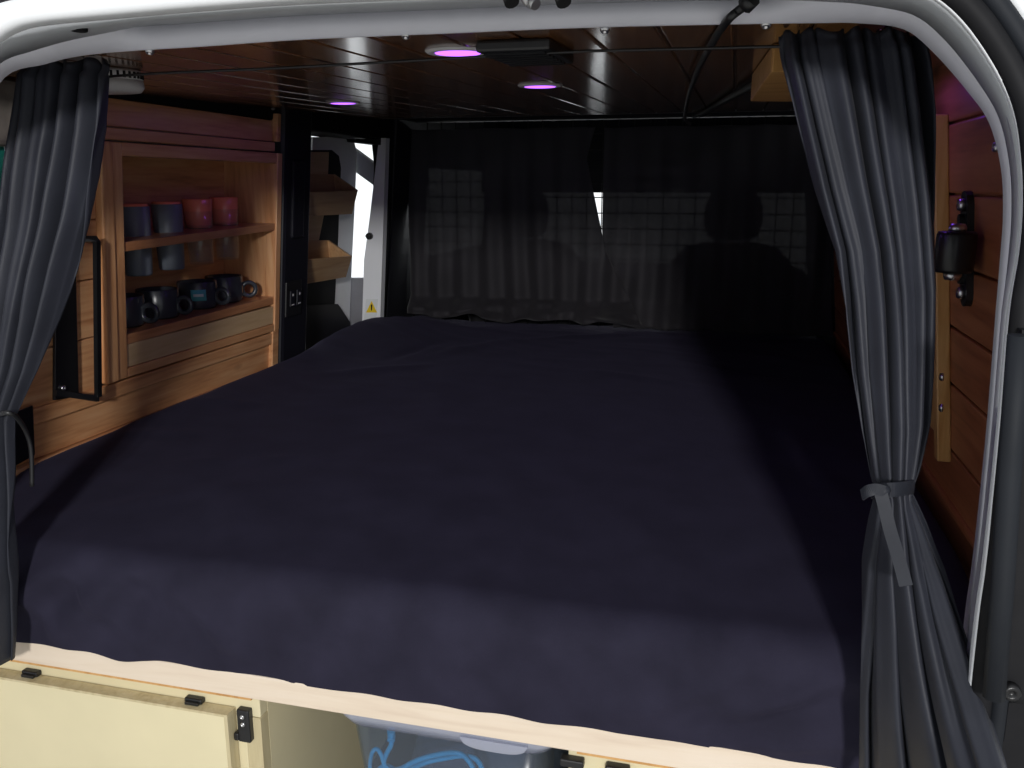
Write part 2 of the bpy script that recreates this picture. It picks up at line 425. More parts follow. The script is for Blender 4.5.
for (ix, iy), (ox, oy) in zip(inn, out_):
    a = atY(ix, iy, .80); d = atY(ox, oy, .66)
    top = max(0, min(1, min((ix-60)/80, (880-ix)/110))) if iy < 100 else 0
    m1 = atY(ix, iy-23, .795); m2 = a.lerp(d, .45)
    c = m2.lerp(m1, top)
    dirn = (d-cen); dirn.y = 0; dirn.normalize()
    lf = 1 if iy < 160 and ix < 700 else 0
    lf = max(0, min(1, (860-ix)/260)) if iy < 120 else (1 if ix < 400 else 0)
    e = d+dirn*(.001+.005*lf)+Vector((0, -.003-.009*lf, 0)); f = d+dirn*(.002+.020*lf)+Vector((0, -.003-.009*lf, 0)); h = d+dirn*(.005+.023*lf)+Vector((0, .03, 0))
    back = a*(.85/.80)+dirn*.002; back2 = back+dirn*.06
    rowsA.append([back2, back, a+Vector((0, .006, 0)), a, c]); rowsB.append([c, c.lerp(d, .5), d]); rowsC.append([d, e, f, h])
    if ix > 880: rowsD.append([d+dirn*.0265+Vector((0, .008, 0)), d+dirn*.034+Vector((0, .002, 0)), d+dirn*.16+Vector((0, .02, 0))])
    seal.append(d+dirn*(.0085+.030*lf)+Vector((0, -.003, 0))); seal2.append(d+dirn*(.0225+.030*lf)+Vector((0, .0, 0)))
g = MB(); g.grid(rowsA, 1); g.grid(rowsB, 2); g.grid(rowsC, 0); g.grid(rowsD, 0)
fr = struct('trim_7', g, ['white', 'whitein', 'grey'], solid=.0015)
g = MB(); g.tube(seal, .0080, 12, 0); g.tube(seal2, .0068, 12, 1)
struct('trim_8', g, ['rubber', 'rubber2'])
# dark discs drawn for the shade of the header's holes, and screws
for px, py, w in ((40, 28, .010), (77, 26.5, .009)):
    g = MB(); p = atY(px, py, .70); g.lathe([(0, 0), (w, 0), (w, .003), (0, .003)], frame_to(p, (0, -.15, -1)), 18); obj('hole_disc', g, 'rubber', fr)
for px, py in ((150, 50), (406, 34), (605, 28), (766, 23)):
    g = MB(); bolt(g, atY(px, py, .808), (0, -.5, -1), .0045, .004); obj('screw', g, 'steel', fr)
# black jamb of the right rear door, with its bolt
g = MB()
g.prism([atY(1022, 330, .64), atY(1120, 330, .64), atY(1120, 704, .64), atY(996, 698, .64), atY(1008, 560, .64)], (0, .03, 0))
dj = struct('door_1', g, 'rubber')
g = MB(); g.tube([atY(1020, 335, .635), atY(1011, 450, .635), atY(1003, 580, .635), atY(994, 697, .635)], .008, 10)
obj('edge_seal', g, 'rubber2', dj)
g = MB(); bolt(g, atY(1010, 690, .638), (0, -1, 0), .007, .006); obj('bolt', g, 'blackm', dj)
g = MB(); g.prism([atY(986, 698, .66), atY(1009, 703, .66), atY(1005, 741, .66), atY(988, 748, .66)], (0, .05, 0)); g.prism([atY(1009, 703, .655), atY(1040, 704, .655), atY(1040, 800, .655), atY(990, 800, .655), atY(988, 747, .655), atY(1004, 741, .655)], (0, .05, 0), 1)
struct('trim_9', g, ['white', 'rubber'])

# ================================================================== BED
def bed_left(y): return -.985 if y < .86 else (lerp(-.985, -1.09, (y-.86)/.2) if y < 1.06 else -1.09)
g = MB()
BT = -.452
def bed_z(x, y):
    z = BT + .012*math.exp(-((x+.35)/.6)**2)*math.exp(-((y-1.7)/.8)**2)
    z += .045*math.exp(-((x+1.02)/.16)**2-((y-2.32)/.28)**2)
    z -= .02*max(0, min(1, (y-2.6)/.25))
    z -= .014*max(0, min(1, (1.10-y)/.2))
    z += .012*math.exp(-((x+1.08)/.10)**2)
    n = noise.noise(Vector((x*3.1, y*2.2, 1.7)))*.006 + noise.noise(Vector((x*9+y*3, y*5-x*2, 4.2)))*.0028
    k = noise.noise(Vector((x*5-y*1.5, y*16+x*5, 9.1))); n += .0045*max(0, k)**.8*max(.25, min(1, (y-1.5)/.8))
    k2 = noise.noise(Vector(((x+y*.6)*14, (y-x)*2.5, 3.3))); n += .003*max(0, k2)
    return z+n+crease(x, y, TOP)
def crease(px, py, segs):
    t_ = 0
    for (ax, ay), (bx, by), wd, am in segs:
        dx, dy = bx-ax, by-ay; L2 = dx*dx+dy*dy
        k = ((px-ax)*dx+(py-ay)*dy)/L2; kc = max(0, min(1, k))
        dist = math.hypot(px-ax-kc*dx, py-ay-kc*dy); end = math.exp(-((k-kc)*3)**2)*math.sin(PI*min(1, max(.08, kc*.9+.08)))
        t_ += am*math.exp(-(dist/wd)**2)*end
    return t_
FRONT = [((-.91, .01), (-.83, .13), .012, -.009), ((-.84, .0), (-.70, .12), .013, -.010), ((-.78, .0), (-.62, .10), .016, .008), ((-.66, .02), (-.55, .12), .014, -.007), ((-.50, .12), (-.42, .03), .014, -.006),
         ((-.30, .12), (-.20, .05), .02, .006), ((.15, .02), (.02, .10), .012, -.009), ((.16, .05), (-.03, .125), .014, .009), ((.05, .03), (-.08, .11), .014, -.006), ((.17, .10), (.02, .13), .010, -.006)]
TOP = [((-.10, 2.22), (.30, 2.02), .022, -.012), ((-.02, 2.36), (.31, 2.16), .03, .014), ((-.30, 2.52), (.20, 2.50), .03, .010), ((.02, 2.64), (.25, 2.60), .022, -.010), ((-.55, 2.45), (-.25, 2.62), .022, .008), ((-.30, 2.0), (.05, 1.85), .02, .006),
       ((-.75, 2.1), (-.60, 2.45), .03, .009), ((-.95, 1.8), (-.70, 2.0), .025, .007), ((-.85, 2.0), (-.80, 2.3), .02, -.007), ((-1.06, 1.25), (-.9, 1.32), .02, .006), ((-1.06, 1.5), (-.92, 1.52), .02, .007), ((-.62, 1.72), (-.50, 1.45), .025, .005),
       ((-.93, .92), (-.70, 1.10), .02, .005), ((-.88, 1.15), (-.6, 1.25), .02, .004), ((.12, 1.6), (.2, 1.1), .02, .005)]
NX, NY = 190, 170
xs = [i/NX for i in range(NX+1)]
prof = []            # (y, drop, kind)
for j in range(NY+1): prof.append((lerp(2.86, .880, j/NY), None, 0))
R0 = .036
for j in range(1, 9):
    a = j/8*PI/2; prof.append((.880-R0*math.sin(a), R0*(1-math.cos(a)), 1))
ND = 26
for j in range(1, ND+1): prof.append((.880-R0, lerp(R0, .136, j/ND), 2))
rows = []
for y, dr, kd in prof:
    row = []
    xl, xr = bed_left(y), .298
    for s_ in [-.02, -.008]+xs+[1.012, 1.03]:
        t = min(1, max(0, s_)); x = lerp(xl, xr, t)
        side = 0
        if s_ < 0 or s_ > 1: side = .13 if abs(s_-.5) > .52 else .05
        edge = min(t, 1-t)
        rd = .008*max(0, 1-edge/.02)**2
        if kd == 0: z = bed_z(x, y)-rd-side; yy = y
        else:
            z0 = bed_z(x, .880)*(1-min(1, dr/.09))+(BT-.014)*min(1, dr/.09)
            dd = dr/.136
            bot = .0055*noise.noise(Vector((x*7, 0, 2.2)))+.004*noise.noise(Vector((x*17, 0, 8.2)))
            z = z0-dr+bot*dd**2-rd-side*(1-dd); yy = y
            fold = noise.noise(Vector(((x*1.0+dr*1.7)*7, dr*5, 6.6)))*.006+noise.noise(Vector(((x-dr*1.3)*15, dr*7, 1.6)))*.005
            cf = max(0, 1-(x+.95)/.45); fold += cf*.012*math.sin((x*1.0+dr*.9)*55+2*noise.noise(Vector((x*3, dr*6, 0))))*math.exp(-((dr-.06)/.06)**2)
            yy = y+(fold+crease(x, dr, FRONT))*min(1, dr/.03)-.003*math.sin(min(1, dd)*PI)
        if s_ < -.02: x -= .004
        row.append((x, yy, z))
    rows.append(row)
g.grid(rows)
mt_ = obj('mattress', g, 'sheet'); tag(mt_, 'wide mattress under a dark navy fitted sheet filling the van', 'mattress')
# platform board under it
bp = thing('bed_platform', (-.3, 1.8, -.635), 'pale plywood bed board under the mattress, front edge showing', 'bed')
g = MB(); g.prism([(-.955, .856, -.634), (.26, .856, -.634), (.296, 1.1, -.634), (.296, 2.86, -.634), (-1.08, 2.86, -.634), (-1.08, 1.12, -.634)], (0, 0, .030))
obj('board', g, 'ply', bp)
g = MB(); g.box((-.956, .846, -.634), (.150, .856, -.600), 0, .001); g.box((.150, .846, -.634), (.262, .856, -.600), 0, .001); obj('edge_strip', g, 'ply', bp)
for xa, xb in ((-.95, -.56), (-.14, .25)):
    g = MB(); g.box((xa, .850, -.6395), (xb, .862, -.6345)); obj('edge_shade_strip', g, 'batten', bp)  # brown strips added for the shade line under the board

# ------------------------------------------------------------------ cabinets under the bed
cb = thing('storage_cabinet', (-.75, 1.3, FL), 'cream plywood cabinet under the bed, left of the clear tub', 'cabinet', 'cabinets under the bed')
CX0, CX1, CY = -1.02, -.556, .862
g = MB()
g.box((CX0, CY, -.672), (CX1, CY+.018, -.641), 0, .0015)
g.box((CX0, CY, FL+.02), (CX0+.03, CY+.018, -.672), 0, .0015); g.box((CX0, CY, FL), (CX1, CY+.018, FL+.03), 0, .0015)
g.box((CX1-.06, CY, FL+.03), (CX1-.0225, CY+.018, -.6725), 0, .0015); obj('front_frame', g, 'cream', cb)
g = MB(); g.box((CX1-.022, CY-.001, FL+.01), (CX1, CY+.018, -.6725), 0, .001); obj('post', g, 'creamedge', cb)
g = MB(); g.box((CX1-.015, CY+.018, FL), (CX1, 1.9, -.641)); g.box((CX0, CY+.018, FL), (CX0+.015, 1.9, -.641)); g.box((CX0, 1.885, FL), (CX1, 1.9, -.641)); obj('carcass', g, 'cream', cb)
g = MB(); DX1 = -.592
g.box((-1.0, CY-.020, FL+.015), (DX1-.004, CY-.002, -.664), 0, .001)
dr = obj('door', g, 'cream', cb)
g = MB(); g.box((DX1-.004, CY-.0205, FL+.015), (DX1+.001, CY-.0018, -.664)); g.box((-1.0, CY-.0205, -.664), (DX1+.001, CY-.0018, -.6605)); obj('edge_band', g, 'creamedge', dr)
def catch(px):
    p = atY(px, 0, CY); x = None
    q = MB(); return q
for cx in (-.905, -.648):
    g = MB(); g.box((cx-.013, CY-.010, -.6605), (cx+.013, CY, -.653), 0, .002); g.box((cx-.010, CY-.014, -.6603), (cx+.010, CY-.009, -.656), 0, .001); obj('latch', g, 'blackp', cb)
g = MB(); g.box((-.585, CY-.010, -.705), (-.567, CY+.001, -.658), 0, .002); g.box((-.5905, CY-.012, -.703), (-.583, CY-.002, -.692), 0, .002)
h = obj('hinge', g, 'blackp', cb)
for z in (-.667, -.678):
    g = MB(); bolt(g, (-.576, CY-.010, z), (0, -1, 0), .0032, .002); obj('screw', g, 'steel', h)
cb2 = thing('storage_cabinet', (.07, 1.3, FL), 'cream plywood cabinet under the bed, right of the clear tub', 'cabinet', 'cabinets under the bed')
g = MB(); X0, X1 = -.152, .255
g.box((X0, CY, -.672), (X1, CY+.018, -.641), 0, .0015); g.box((X0, CY, FL), (X0+.03, CY+.018, -.672), 0, .0015); g.box((X0, CY, FL), (X1, CY+.018, FL+.03), 0, .0015)
obj('front_frame', g, 'cream', cb2)
g = MB(); g.box((X0, CY+.018, FL), (X0+.015, 1.9, -.641)); g.box((X1-.015, CY+.018, FL), (X1, 1.9, -.641)); g.box((X0, 1.885, FL), (X1, 1.9, -.641)); obj('carcass', g, 'cream', cb2)
g = MB(); g.box((X0+.035, CY-.020, FL+.015), (X1-.01, CY-.002, -.664), 0, .001); obj('door', g, 'cream', cb2)
for cx in (-.148, -.095):
    g = MB(); g.box((cx-.012, CY-.012, -.6605), (cx+.016, CY, -.650), 0, .002); obj('latch', g, 'blackp', cb2)

# ------------------------------------------------------------------ clear tub
TX0, TX1, TY0, TY1 = -.452, -.172, .872, 1.22
tb = thing('storage_tub', ((TX0+TX1)/2, (TY0+TY1)/2, FL), 'cloudy clear plastic tub under the bed between the two cabinets', 'tub')
def rrect(x0, x1, y0, y1, r, n=6):
    o_ = []
    for cx, cy, a0 in ((x1-r, y1-r, 0), (x0+r, y1-r, PI/2), (x0+r, y0+r, PI), (x1-r, y0+r, 1.5*PI)):
        for k in range(n+1):
            a = a0+k/n*PI/2; o_.append((cx+r*math.cos(a), cy+r*math.sin(a)))
    return o_
def loft(mb, levels, mi=0, capb=True, capt=False):
    rr = []
    for z, pts in levels: rr.append([mb.bm.verts.new((p[0], p[1], z)) for p in pts])
    n = len(rr[0])
    for a, b in zip(rr, rr[1:]):
        for k in range(n): mb.face([a[k], a[(k+1) % n], b[(k+1) % n], b[k]], mi, True)
    if capb: mb.face(rr[0][::-1], mi)
    if capt: mb.face(rr[-1], mi)
g = MB(); loft(g, [(FL+.001, rrect(TX0+.045, TX1-.045, TY0+.045, TY1-.045, .03)), (FL+.02, rrect(TX0+.035, TX1-.035, TY0+.035, TY1-.035, .03)), (-.664, rrect(TX0+.008, TX1-.008, TY0+.008, TY1-.008, .03))])
obj('tub_body', g, 'tub', tb, solid=.002)
g = MB(); loft(g, [(-.668, rrect(TX0+.003, TX1-.003, TY0+.003, TY1-.003, .03)), (-.656, rrect(TX0, TX1, TY0, TY1, .018)), (-.648, rrect(TX0, TX1, TY0, TY1, .018)), (-.644, rrect(TX0+.006, TX1-.006, TY0+.006, TY1-.006, .03))], 0, False, True)
obj('lid', g, 'tublid', tb, solid=.0018)
g = MB()
pts = [(-.245+.042*c_, TY0-.001, -.657-.012*math.sqrt(max(0, 1-abs(c_)**3))) for c_ in [k/10-1 for k in range(21)]]
g.prism([(p[0], p[1], p[2]) for p in pts]+[(-.203, TY0-.001, -.655), (-.287, TY0-.001, -.655)], (0, -.004, 0)); obj('lid_grip', g, 'tublid', tb)
g = MB()
cp = lambda L_, y_: smooth_path([atY(a, b, y_+.004*(k % 2)) for k, (a, b) in enumerate(L_)], 5)
g.tube(cp([(390, 731), (391, 738), (391, 745), (386, 755), (384, 764), (392, 770), (402, 768)], .905), .0032, 8)
g.tube(cp([(391, 730), (391.5, 736), (391, 741)], .903), .0055, 8)
g.tube(cp([(371, 800), (370, 768), (372, 753), (377, 749), (382, 757), (385, 772), (387, 800)], .905), .0028, 8)
g.tube(cp([(385, 785), (400, 770), (418, 760), (440, 754), (458, 753), (468, 760), (474, 772), (478, 800)], .900), .0034, 8)
g.tube(cp([(390, 790), (405, 773), (424, 763), (446, 758), (466, 756), (480, 764), (490, 800)], .91), .0034, 8)
g.tube(cp([(400, 800), (398, 775), (388, 766), (380, 768), (374, 780)], .912), .003, 8)
tag(obj('coiled_cord', g, 'blue'), 'turquoise blue cord coiled inside the clear tub', 'cord')
g = MB()
lv = [(FL+.01, .05), (-.90, .02), (-.80, .02), (-.725, .035), (-.705, .06)]
loft(g, [(z, [(p[0]+.008*noise.noise(Vector((p[0]*20, p[1]*20, z*20))), p[1]) for p in rrect(TX0+.03+i, TX1-.03-i, TY0+.07+i, TY1-.04-i, .03)]) for z, i in lv], 0, True, True)
tag(obj('folded_bag', g, 'tubin'), 'dark folded bag lying under the blue cord in the tub', 'bag')

# ================================================================== LEFT WALL THINGS
wc = thing('wall_cabinet', LW((UY0+UY1)/2, UZ0, 0), 'open pine wall cupboard with two shelves of cups beside the left curtain', 'cupboard')
DP = -.135
g = MB(); g.wbox(LW, UY0, 1.302, UZ0, UZ1-.002, -.02, .012, 0, .003); obj('stile', g, 'pinez', wc)
g = MB(); g.wbox(LW, 1.303, 1.330, UZ0, UZ1-.002, -.02, .008, 0, .002); obj('stile', g, 'pinez', wc)
g = MB(); g.wbox(LW, 1.868, UY1, UZ0, UZ1-.002, -.02, .008, 0, .002); obj('stile', g, 'pinez', wc)
g = MB(); g.wbox(LW, 1.331, 1.867, .050, UZ1-.002, -.02, .007, 0, .002); obj('top_rail', g, 'pine', wc)
g = MB(); g.wbox(LW, 1.331, 1.867, UZ0, -.334, -.02, .007, 0, .002); obj('bottom_rail', g, 'pine', wc)
g = MB(); g.wbox(LW, 1.331, 1.867, -.333, -.290, -.02, .004, 0, .001); obj('pale_rail', g, 'pinelt', wc)['label'] = 'pale unstained rail below the lower shelf'
g = MB(); g.wbox(LW, 1.290, 1.885, UZ0, UZ1, DP-.008, DP); obj('back_panel', g, 'pine', wc)
g = MB(); g.wbox(LW, 1.869, 1.885, UZ0, UZ1, DP, -.02); obj('side_panel', g, 'pinez', wc)
g = MB(); g.wbox(LW, 1.290, 1.325, UZ0, UZ1, DP, -.02); obj('side_panel', g, 'pinez', wc)
g = MB(); g.wbox(LW, 1.290, 1.885, UZ1-.008, UZ1, DP, -.02); obj('top_panel', g, 'pine', wc)
def shelf_mesh(za, zb, th):
    q = MB(); y0, y1 = 1.331, 1.868
    q.hexa([LW(y0, za-th, DP), LW(y1, zb-th, DP), LW(y1, zb-th, .004), LW(y0, za-th, .004), LW(y0, za, DP), LW(y1, zb, DP), LW(y1, zb, .004), LW(y0, za, .004)], 0, .0015); return q
S1 = lambda y: lerp(-.101, -.089, (y-1.33)/.54)
S2 = lambda y: lerp(-.271, -.266, (y-1.33)/.54)
obj('shelf', shelf_mesh(-.101, -.089, .017), 'shelf', wc)
obj('shelf', shelf_mesh(-.271, -.266, .019), 'shelf', wc)
# beakers pushed through holes of the upper shelf
CUPY = [1.468, 1.573, 1.680, 1.783]
def cup_prof(r0, r1, h, t=.003): return [(0, 0), (r0*.92, 0), (r0, .004), (lerp(r0, r1, .5), h*.5), (r1, h-.001), (r1-t*.5, h), (r1-t, h-.001), (r0-t, .006), (0, .006)]
CO = -.076
for i, y in enumerate(CUPY):
    base = LW(y, S1(y)-.078, CO); base = Vector((LW(y, S1(y), CO).x, y, S1(y)-.078))
    gr = i < 2
    lab = ['grey beaker in the upper shelf nearest the left curtain', 'grey beaker in the upper shelf, second from the curtain',
           'clear glass through the upper shelf under the coral cup beside the grey beakers', 'clear glass through the upper shelf at the far end'][i]
    q = MB(); q.lathe(cup_prof(.0255 if gr else .026, .031, .135 if gr else .115), Matrix.Translation(base))
    o_ = obj('beaker' if gr else 'glass', q, 'cupgrey' if gr else 'glass'); tag(o_, lab, 'cup' if gr else 'glass', 'cups held in the upper shelf')
    lab = ['coral cup nested in the grey beaker nearest the curtain, rim showing', 'coral cup nested in the second grey beaker, rim showing',
           'glossy coral cup on the upper shelf beside the grey beakers', 'glossy coral cup at the far end of the upper shelf'][i]
    q = MB()
    if gr: q.lathe(cup_prof(.021, .0285, .120), Matrix.Translation(base+Vector((0, 0, .020))))
    else: q.lathe(cup_prof(.0265, .032, .062), Matrix.Translation(base+Vector((0, 0, .0795))))
    tag(obj('cup', q, 'cuporange'), lab, 'cup', 'coral cups')
# mugs on the lower shelf
MY = [1.412, 1.522, 1.660, 1.765]
ml = ['dark slate mug on the lower shelf nearest the curtain', 'dark slate mug on the lower shelf, second from the curtain', 'dark slate mug with a turquoise label on its side', 'dark slate mug at the far end of the lower shelf']
mug0 = None
for i, y in enumerate(MY):
    base = Vector((LW(y, S2(y), -.064).x, y, S2(y)+.0008))
    if mug0 is None:
        mug0 = thing('mug', base, ml[0], 'mug', 'mugs on the lower shelf'); b0 = base
        q = MB(); r_, h_ = .0425, .060
        q.lathe([(0, 0), (r_*.86, 0), (r_*.95, .005), (r_, .016), (r_, h_-.002), (r_-.0015, h_), (r_-.004, h_-.002), (r_-.005, .012), (r_*.7, .007), (0, .007)], Matrix.Translation(base)); obj('body', q, 'mug', mug0)
        q = MB(); dv = Vector((.95, .16, 0)).normalized(); cc = base+dv*(r_+.0125)+Vector((0, 0, .026)); 
        ring = [cc+dv*.0155*math.cos(a)+Vector((0, 0, .0155*math.sin(a))) for a in [k/24*2*PI for k in range(25)]]
        q.tube(ring, .0055, 10, 0, False); obj('handle', q, 'mug', mug0)
    else:
        mm = dup(mug0, base-b0, ml[i])
        if i == 3: mm.rotation_euler.z = math.radians(28)
        if i == 2: m3 = mm; m3b = base
q = MB(); rows = []
for z in (.020, .044):
    rows.append([m3b+Vector((.0432*math.cos(a), .0432*math.sin(a), z)) for a in [math.radians(lerp(-75, -32, k/8)) for k in range(9)]])
q.grid(rows); lb = obj('label_sticker', q, 'label', m3, solid=.0006); lb['label'] = 'turquoise paper label'
q = MB(); rows = []
for z in (.029, .035):
    rows.append([m3b+Vector((.0438*math.cos(a), .0438*math.sin(a), z)) for a in [math.radians(lerp(-68, -40, k/8)) for k in range(9)]])
q.grid(rows); obj('print', q, 'labelw', lb, solid=.0004)

# black fold-down bracket left of the cupboard
br = thing('wall_bracket', LW(1.2, -.37, 0), 'black steel fold-down bracket with a rod arm left of the cupboard', 'bracket')
g = MB(); g.hexa([LW(1.150, -.352, 0), LW(1.205, -.358, 0), LW(1.205, -.358, .006), LW(1.150, -.352, .006), LW(1.172, -.06, 0), LW(1.212, -.06, 0), LW(1.212, -.06, .006), LW(1.172, -.06, .006)], 0, .001); obj('plate', g, 'blackm', br)
g = MB(); oo = .03
a0 = onL(82, 239, .012); a1 = onL(96, 239.5, .03); a2 = onL(98, 399, .03); a3 = onL(66, 394, .012); 
g.ribbon([onL(76, 239, .012), a1, a1+Vector((0, .001, -.004)), a2+Vector((0, .001, .004)), a2, a3, onL(55, 393, .008)], .010, .008, [(0, 0, 1), (0, .7, .7), (0, 1, 0), (0, 1, 0), (0, .7, .7), (0, 0, 1), (0, 0, 1)]); obj('arm', g, 'blackm', br)
g = MB(); bolt(g, onL(62, 388, .006), (1, 0, 0), .005, .005); obj('bolt', g, 'steel', br)
g = MB(); g.hexa([onL(8, 470, 0), onL(35, 455, 0), onL(35, 455, .008), onL(8, 470, .008), onL(8, 415, 0), onL(33, 405, 0), onL(33, 405, .008), onL(8, 415, .008)], 0, .002)
tag(obj('anchor_plate', g, 'blackm'), 'black metal plate on the pine wall behind the left curtain tie', 'plate')

# switch plate on the pillar
sp = thing('switch_plate', LW(1.95, -.31, .012), 'black double switch plate low on the dark door pillar', 'switch')
g = MB(); g.wbox(LW, 1.905, 1.985, -.325, -.235, .012, .018, 0, .003); obj('plate', g, 'blackp', sp)
for y in (1.928, 1.962):
    g = MB(); g.wbox(LW, y-.011, y+.011, -.300, -.258, .018, .024, 0, .003); obj('rocker', g, 'dark', sp)
    for yy, z0_, z1_ in ((.003, -.272, -.266), (.006, -.295, -.292)):
        g = MB(); g.wbox(LW, y-yy, y+yy, z0_, z1_, .024, .0245); obj('mark', g, 'wplas', sp)

# ------------------------------------------------------------------ sliding door area
g = MB()     # inner door shell: white rounded frame with cream infill
W0 = lambda y, z, o_=0: LW(y, z, o_-.04)
def dpt(px, py, off=-.10): return onL(px, py, off)
shell_o = [(313, 137), (345, 137), (354, 141), (357, 152), (355, 200), (352, 260), (349, 335), (300, 345)]
g.prism([dpt(*p) for p in shell_o], (-.03, 0, 0))
d2 = struct('door_2', g, 'white')
g = MB(); inn_o = [(300, 150), (332, 150), (339, 156), (341, 168), (338, 240), (334, 318), (296, 330)]
g.prism([dpt(*p, -.096) for p in inn_o], (-.02, 0, 0)); obj('infill_recess', g, 'rubber', d2)
g = MB(); g.prism([dpt(*p, -.092) for p in [(300, 152), (329, 152), (327, 200), (318, 245), (296, 250)]], (-.02, 0, 0)); obj('infill_panel', g, 'pinelt', d2)
g = MB(); g.prism([dpt(*p, -.088) for p in [(296, 306), (338, 304), (350, 322), (352, 345), (290, 360)]], (-.03, 0, 0)); obj('lower_cover', g, 'dark', d2)
# free door edge with knob and sticker
YE = 2.52
g = MB(); g.prism([atY(*p, YE) for p in [(379, 138), (386, 138), (380, 325), (362, 325), (364, 260), (370, 215), (374, 180)]], (0, .03, 0)); g.prism([atY(*p, YE+.035) for p in [(350, 146), (380, 168), (380, 190), (350, 168)]], (0, .03, 0), 1)
g.prism([atY(*p, YE+.04) for p in [(340, 278), (368, 278), (368, 330), (340, 330)]], (0, .02, 0), 2)
d3 = struct('door_3', g, ['white', 'grey', 'bare'])
g = MB(); bolt(g, atY(370, 236, YE), (0, -1, 0), .011, .016); obj('buffer_knob', g, 'blackp', d3)
g = MB(); g.prism([atY(*p, YE-.001) for p in [(366, 299), (378, 299), (376, 320), (364, 320)]], (0, .0009, 0)); ws = obj('warning_sticker', g, 'labelw', d3)
g = MB(); g.prism([atY(*p, YE-.002) for p in [(371.5, 301), (377, 312.5), (366, 312.5)]], (0, .0009, 0)); wt = obj('warning_triangle', g, 'yellow', ws)
g = MB(); g.prism([atY(*p, YE-.003) for p in [(370.8, 304.5), (372.3, 304.5), (372, 310.5), (371, 310.5)]], (0, .0009, 0)); obj('warning_mark', g, 'rubber', ws)
g = MB(); g.prism([onL(*p, -.01) for p in [(356, 139), (384, 139), (393, 148), (393, 160), (388, 330), (376, 330), (383, 165), (381, 145), (357, 142)]], (-.03, 0, 0)); g.tube([onL(389, 145, 0), onL(386, 240, 0), onL(381, 325, 0)], .012, 10)
g.wbox(LW, 2.04, 2.62, .135, .21, -.13, -.01, 0, .006)
struct('trim_10', g, 'rubber')
# wooden trays on the door
def tray(pf, label):
    (x0, y0), (x1, y1), (x2, y2), (x3, y3) = pf   # front face pixels TL TR BR BL
    t_ = thing('door_tray', onL((x2+x3)/2, (y2+y3)/2, .02), label, 'tray', 'wooden trays on the door')
    A, B, C_, D = onL(x0, y0, -.01), onL(x1, y1, -.01), onL(x2, y2, -.04), onL(x3, y3, -.04)
    q = MB(); q.slab([D, C_, B, A], (-.012, 0, 0), 0, .002); obj('front_board', q, 'tray', t_)
    bk = -.085
    Dm, Cm = LW(D.y, D.z, bk), LW(C_.y, C_.z, bk); 
    q = MB(); q.slab([D, C_, Cm, Dm], (0, 0, .010)); obj('bottom_board', q, 'tray', t_)
    Bb = LW(B.y, B.z+.045, bk)
    q = MB(); q.prism([C_+Vector((0, -.010, 0)), B+Vector((0, -.010, 0)), Bb+Vector((0, -.010, 0)), Cm+Vector((0, -.010, 0))], (0, .010, 0)); obj('end_board', q, 'tray', t_)
    Am = LW(A.y, A.z+.05, bk)
    q = MB(); q.slab([Dm, Cm, Bb, Am], (-.008, 0, 0)); obj('back_board', q, 'tray', t_)
tray([(296, 193), (358, 190), (352, 214), (292, 217)], 'upper wooden tray on the door beyond the dark pillar')
tray([(290, 261), (352, 256), (346, 277), (288, 287)], 'lower wooden tray on the door beyond the dark pillar')

# ================================================================== RIGHT WALL THINGS
b_ = thing('upright_batten', RW(1.34, -.37, 0), 'golden pine upright with two screws on the red-brown right wall', 'batten')
g = MB(); g.hexa([RW(1.262, -.382, 0), RW(1.285, -.382, 0), RW(1.285, -.382, .018), RW(1.262, -.382, .018), RW(1.292, .092, 0), RW(1.315, .092, 0), RW(1.315, .092, .018), RW(1.292, .092, .018)], 0, .002); obj('front_strip', g, 'batten', b_)
g = MB(); g.hexa([RW(1.288, -.352, 0), RW(1.40, -.352, 0), RW(1.40, -.352, .012), RW(1.288, -.352, .012), RW(1.318, .065, 0), RW(1.43, .065, 0), RW(1.43, .065, .012), RW(1.318, .065, .012)], 0, .002); obj('back_strip', g, 'batten', b_)
for px, py in ((943, 377), (942.5, 408)):
    g = MB(); bolt(g, onR(px, py, .018), (-1, 0, 0), .0055, .004); obj('screw', g, 'steel', b_)
hb = thing('hinge_bracket', RW(1.18, -.14, 0), 'black slotted steel bracket with a bolted roller on the right wall', 'bracket')
g = MB()
c1, c2 = onR(971, 205, 0), onR(970, 293, 0)
def stad(y0, z0, y1, z1, r):
    dd = Vector((y1-y0, z1-z0)); a0 = math.atan2(dd.y, dd.x); o_ = []
    for k in range(9): a = a0-PI/2+k/8*PI; o_.append((y1+r*math.cos(a), z1+r*math.sin(a)))
    for k in range(9): a = a0+PI/2+k/8*PI; o_.append((y0+r*math.cos(a), z0+r*math.sin(a)))
    return o_
g.prism([RW(y, z, 0) for y, z in stad(c1.y, c1.z, c2.y, c2.z, .017)], (-.008, 0, 0)); g.prism([RW(y, z, .008) for y, z in stad(c1.y, c1.z-.018, c2.y, c2.z+.018, .007)], (-.006, 0, 0)); obj('plate', g, 'blackm', hb)
for c in (c1, c2):
    g = MB(); bolt(g, RW(c.y, c.z, .008), (-1, 0, 0), .008, .007); obj('bolt', g, 'steel', hb)
g = MB(); rc = onR(955, 252, .03)
g.lathe([(0, -.024), (.020, -.024), (.022, -.020), (.022, .020), (.020, .024), (0, .024)], frame_to(rc, (0, 0, 1)), 24); g.box((rc.x-.004, 1.165, rc.z-.020), (rc.x+.016, rc.y, rc.z+.020), 0, .002); obj('roller', g, 'blackm', hb)
for sg_ in (1, -1):
    g = MB(); bolt(g, rc+Vector((0, 0, .024*sg_)), (0, 0, sg_), .010, .009); obj('pivot_nut', g, 'steel', hb)
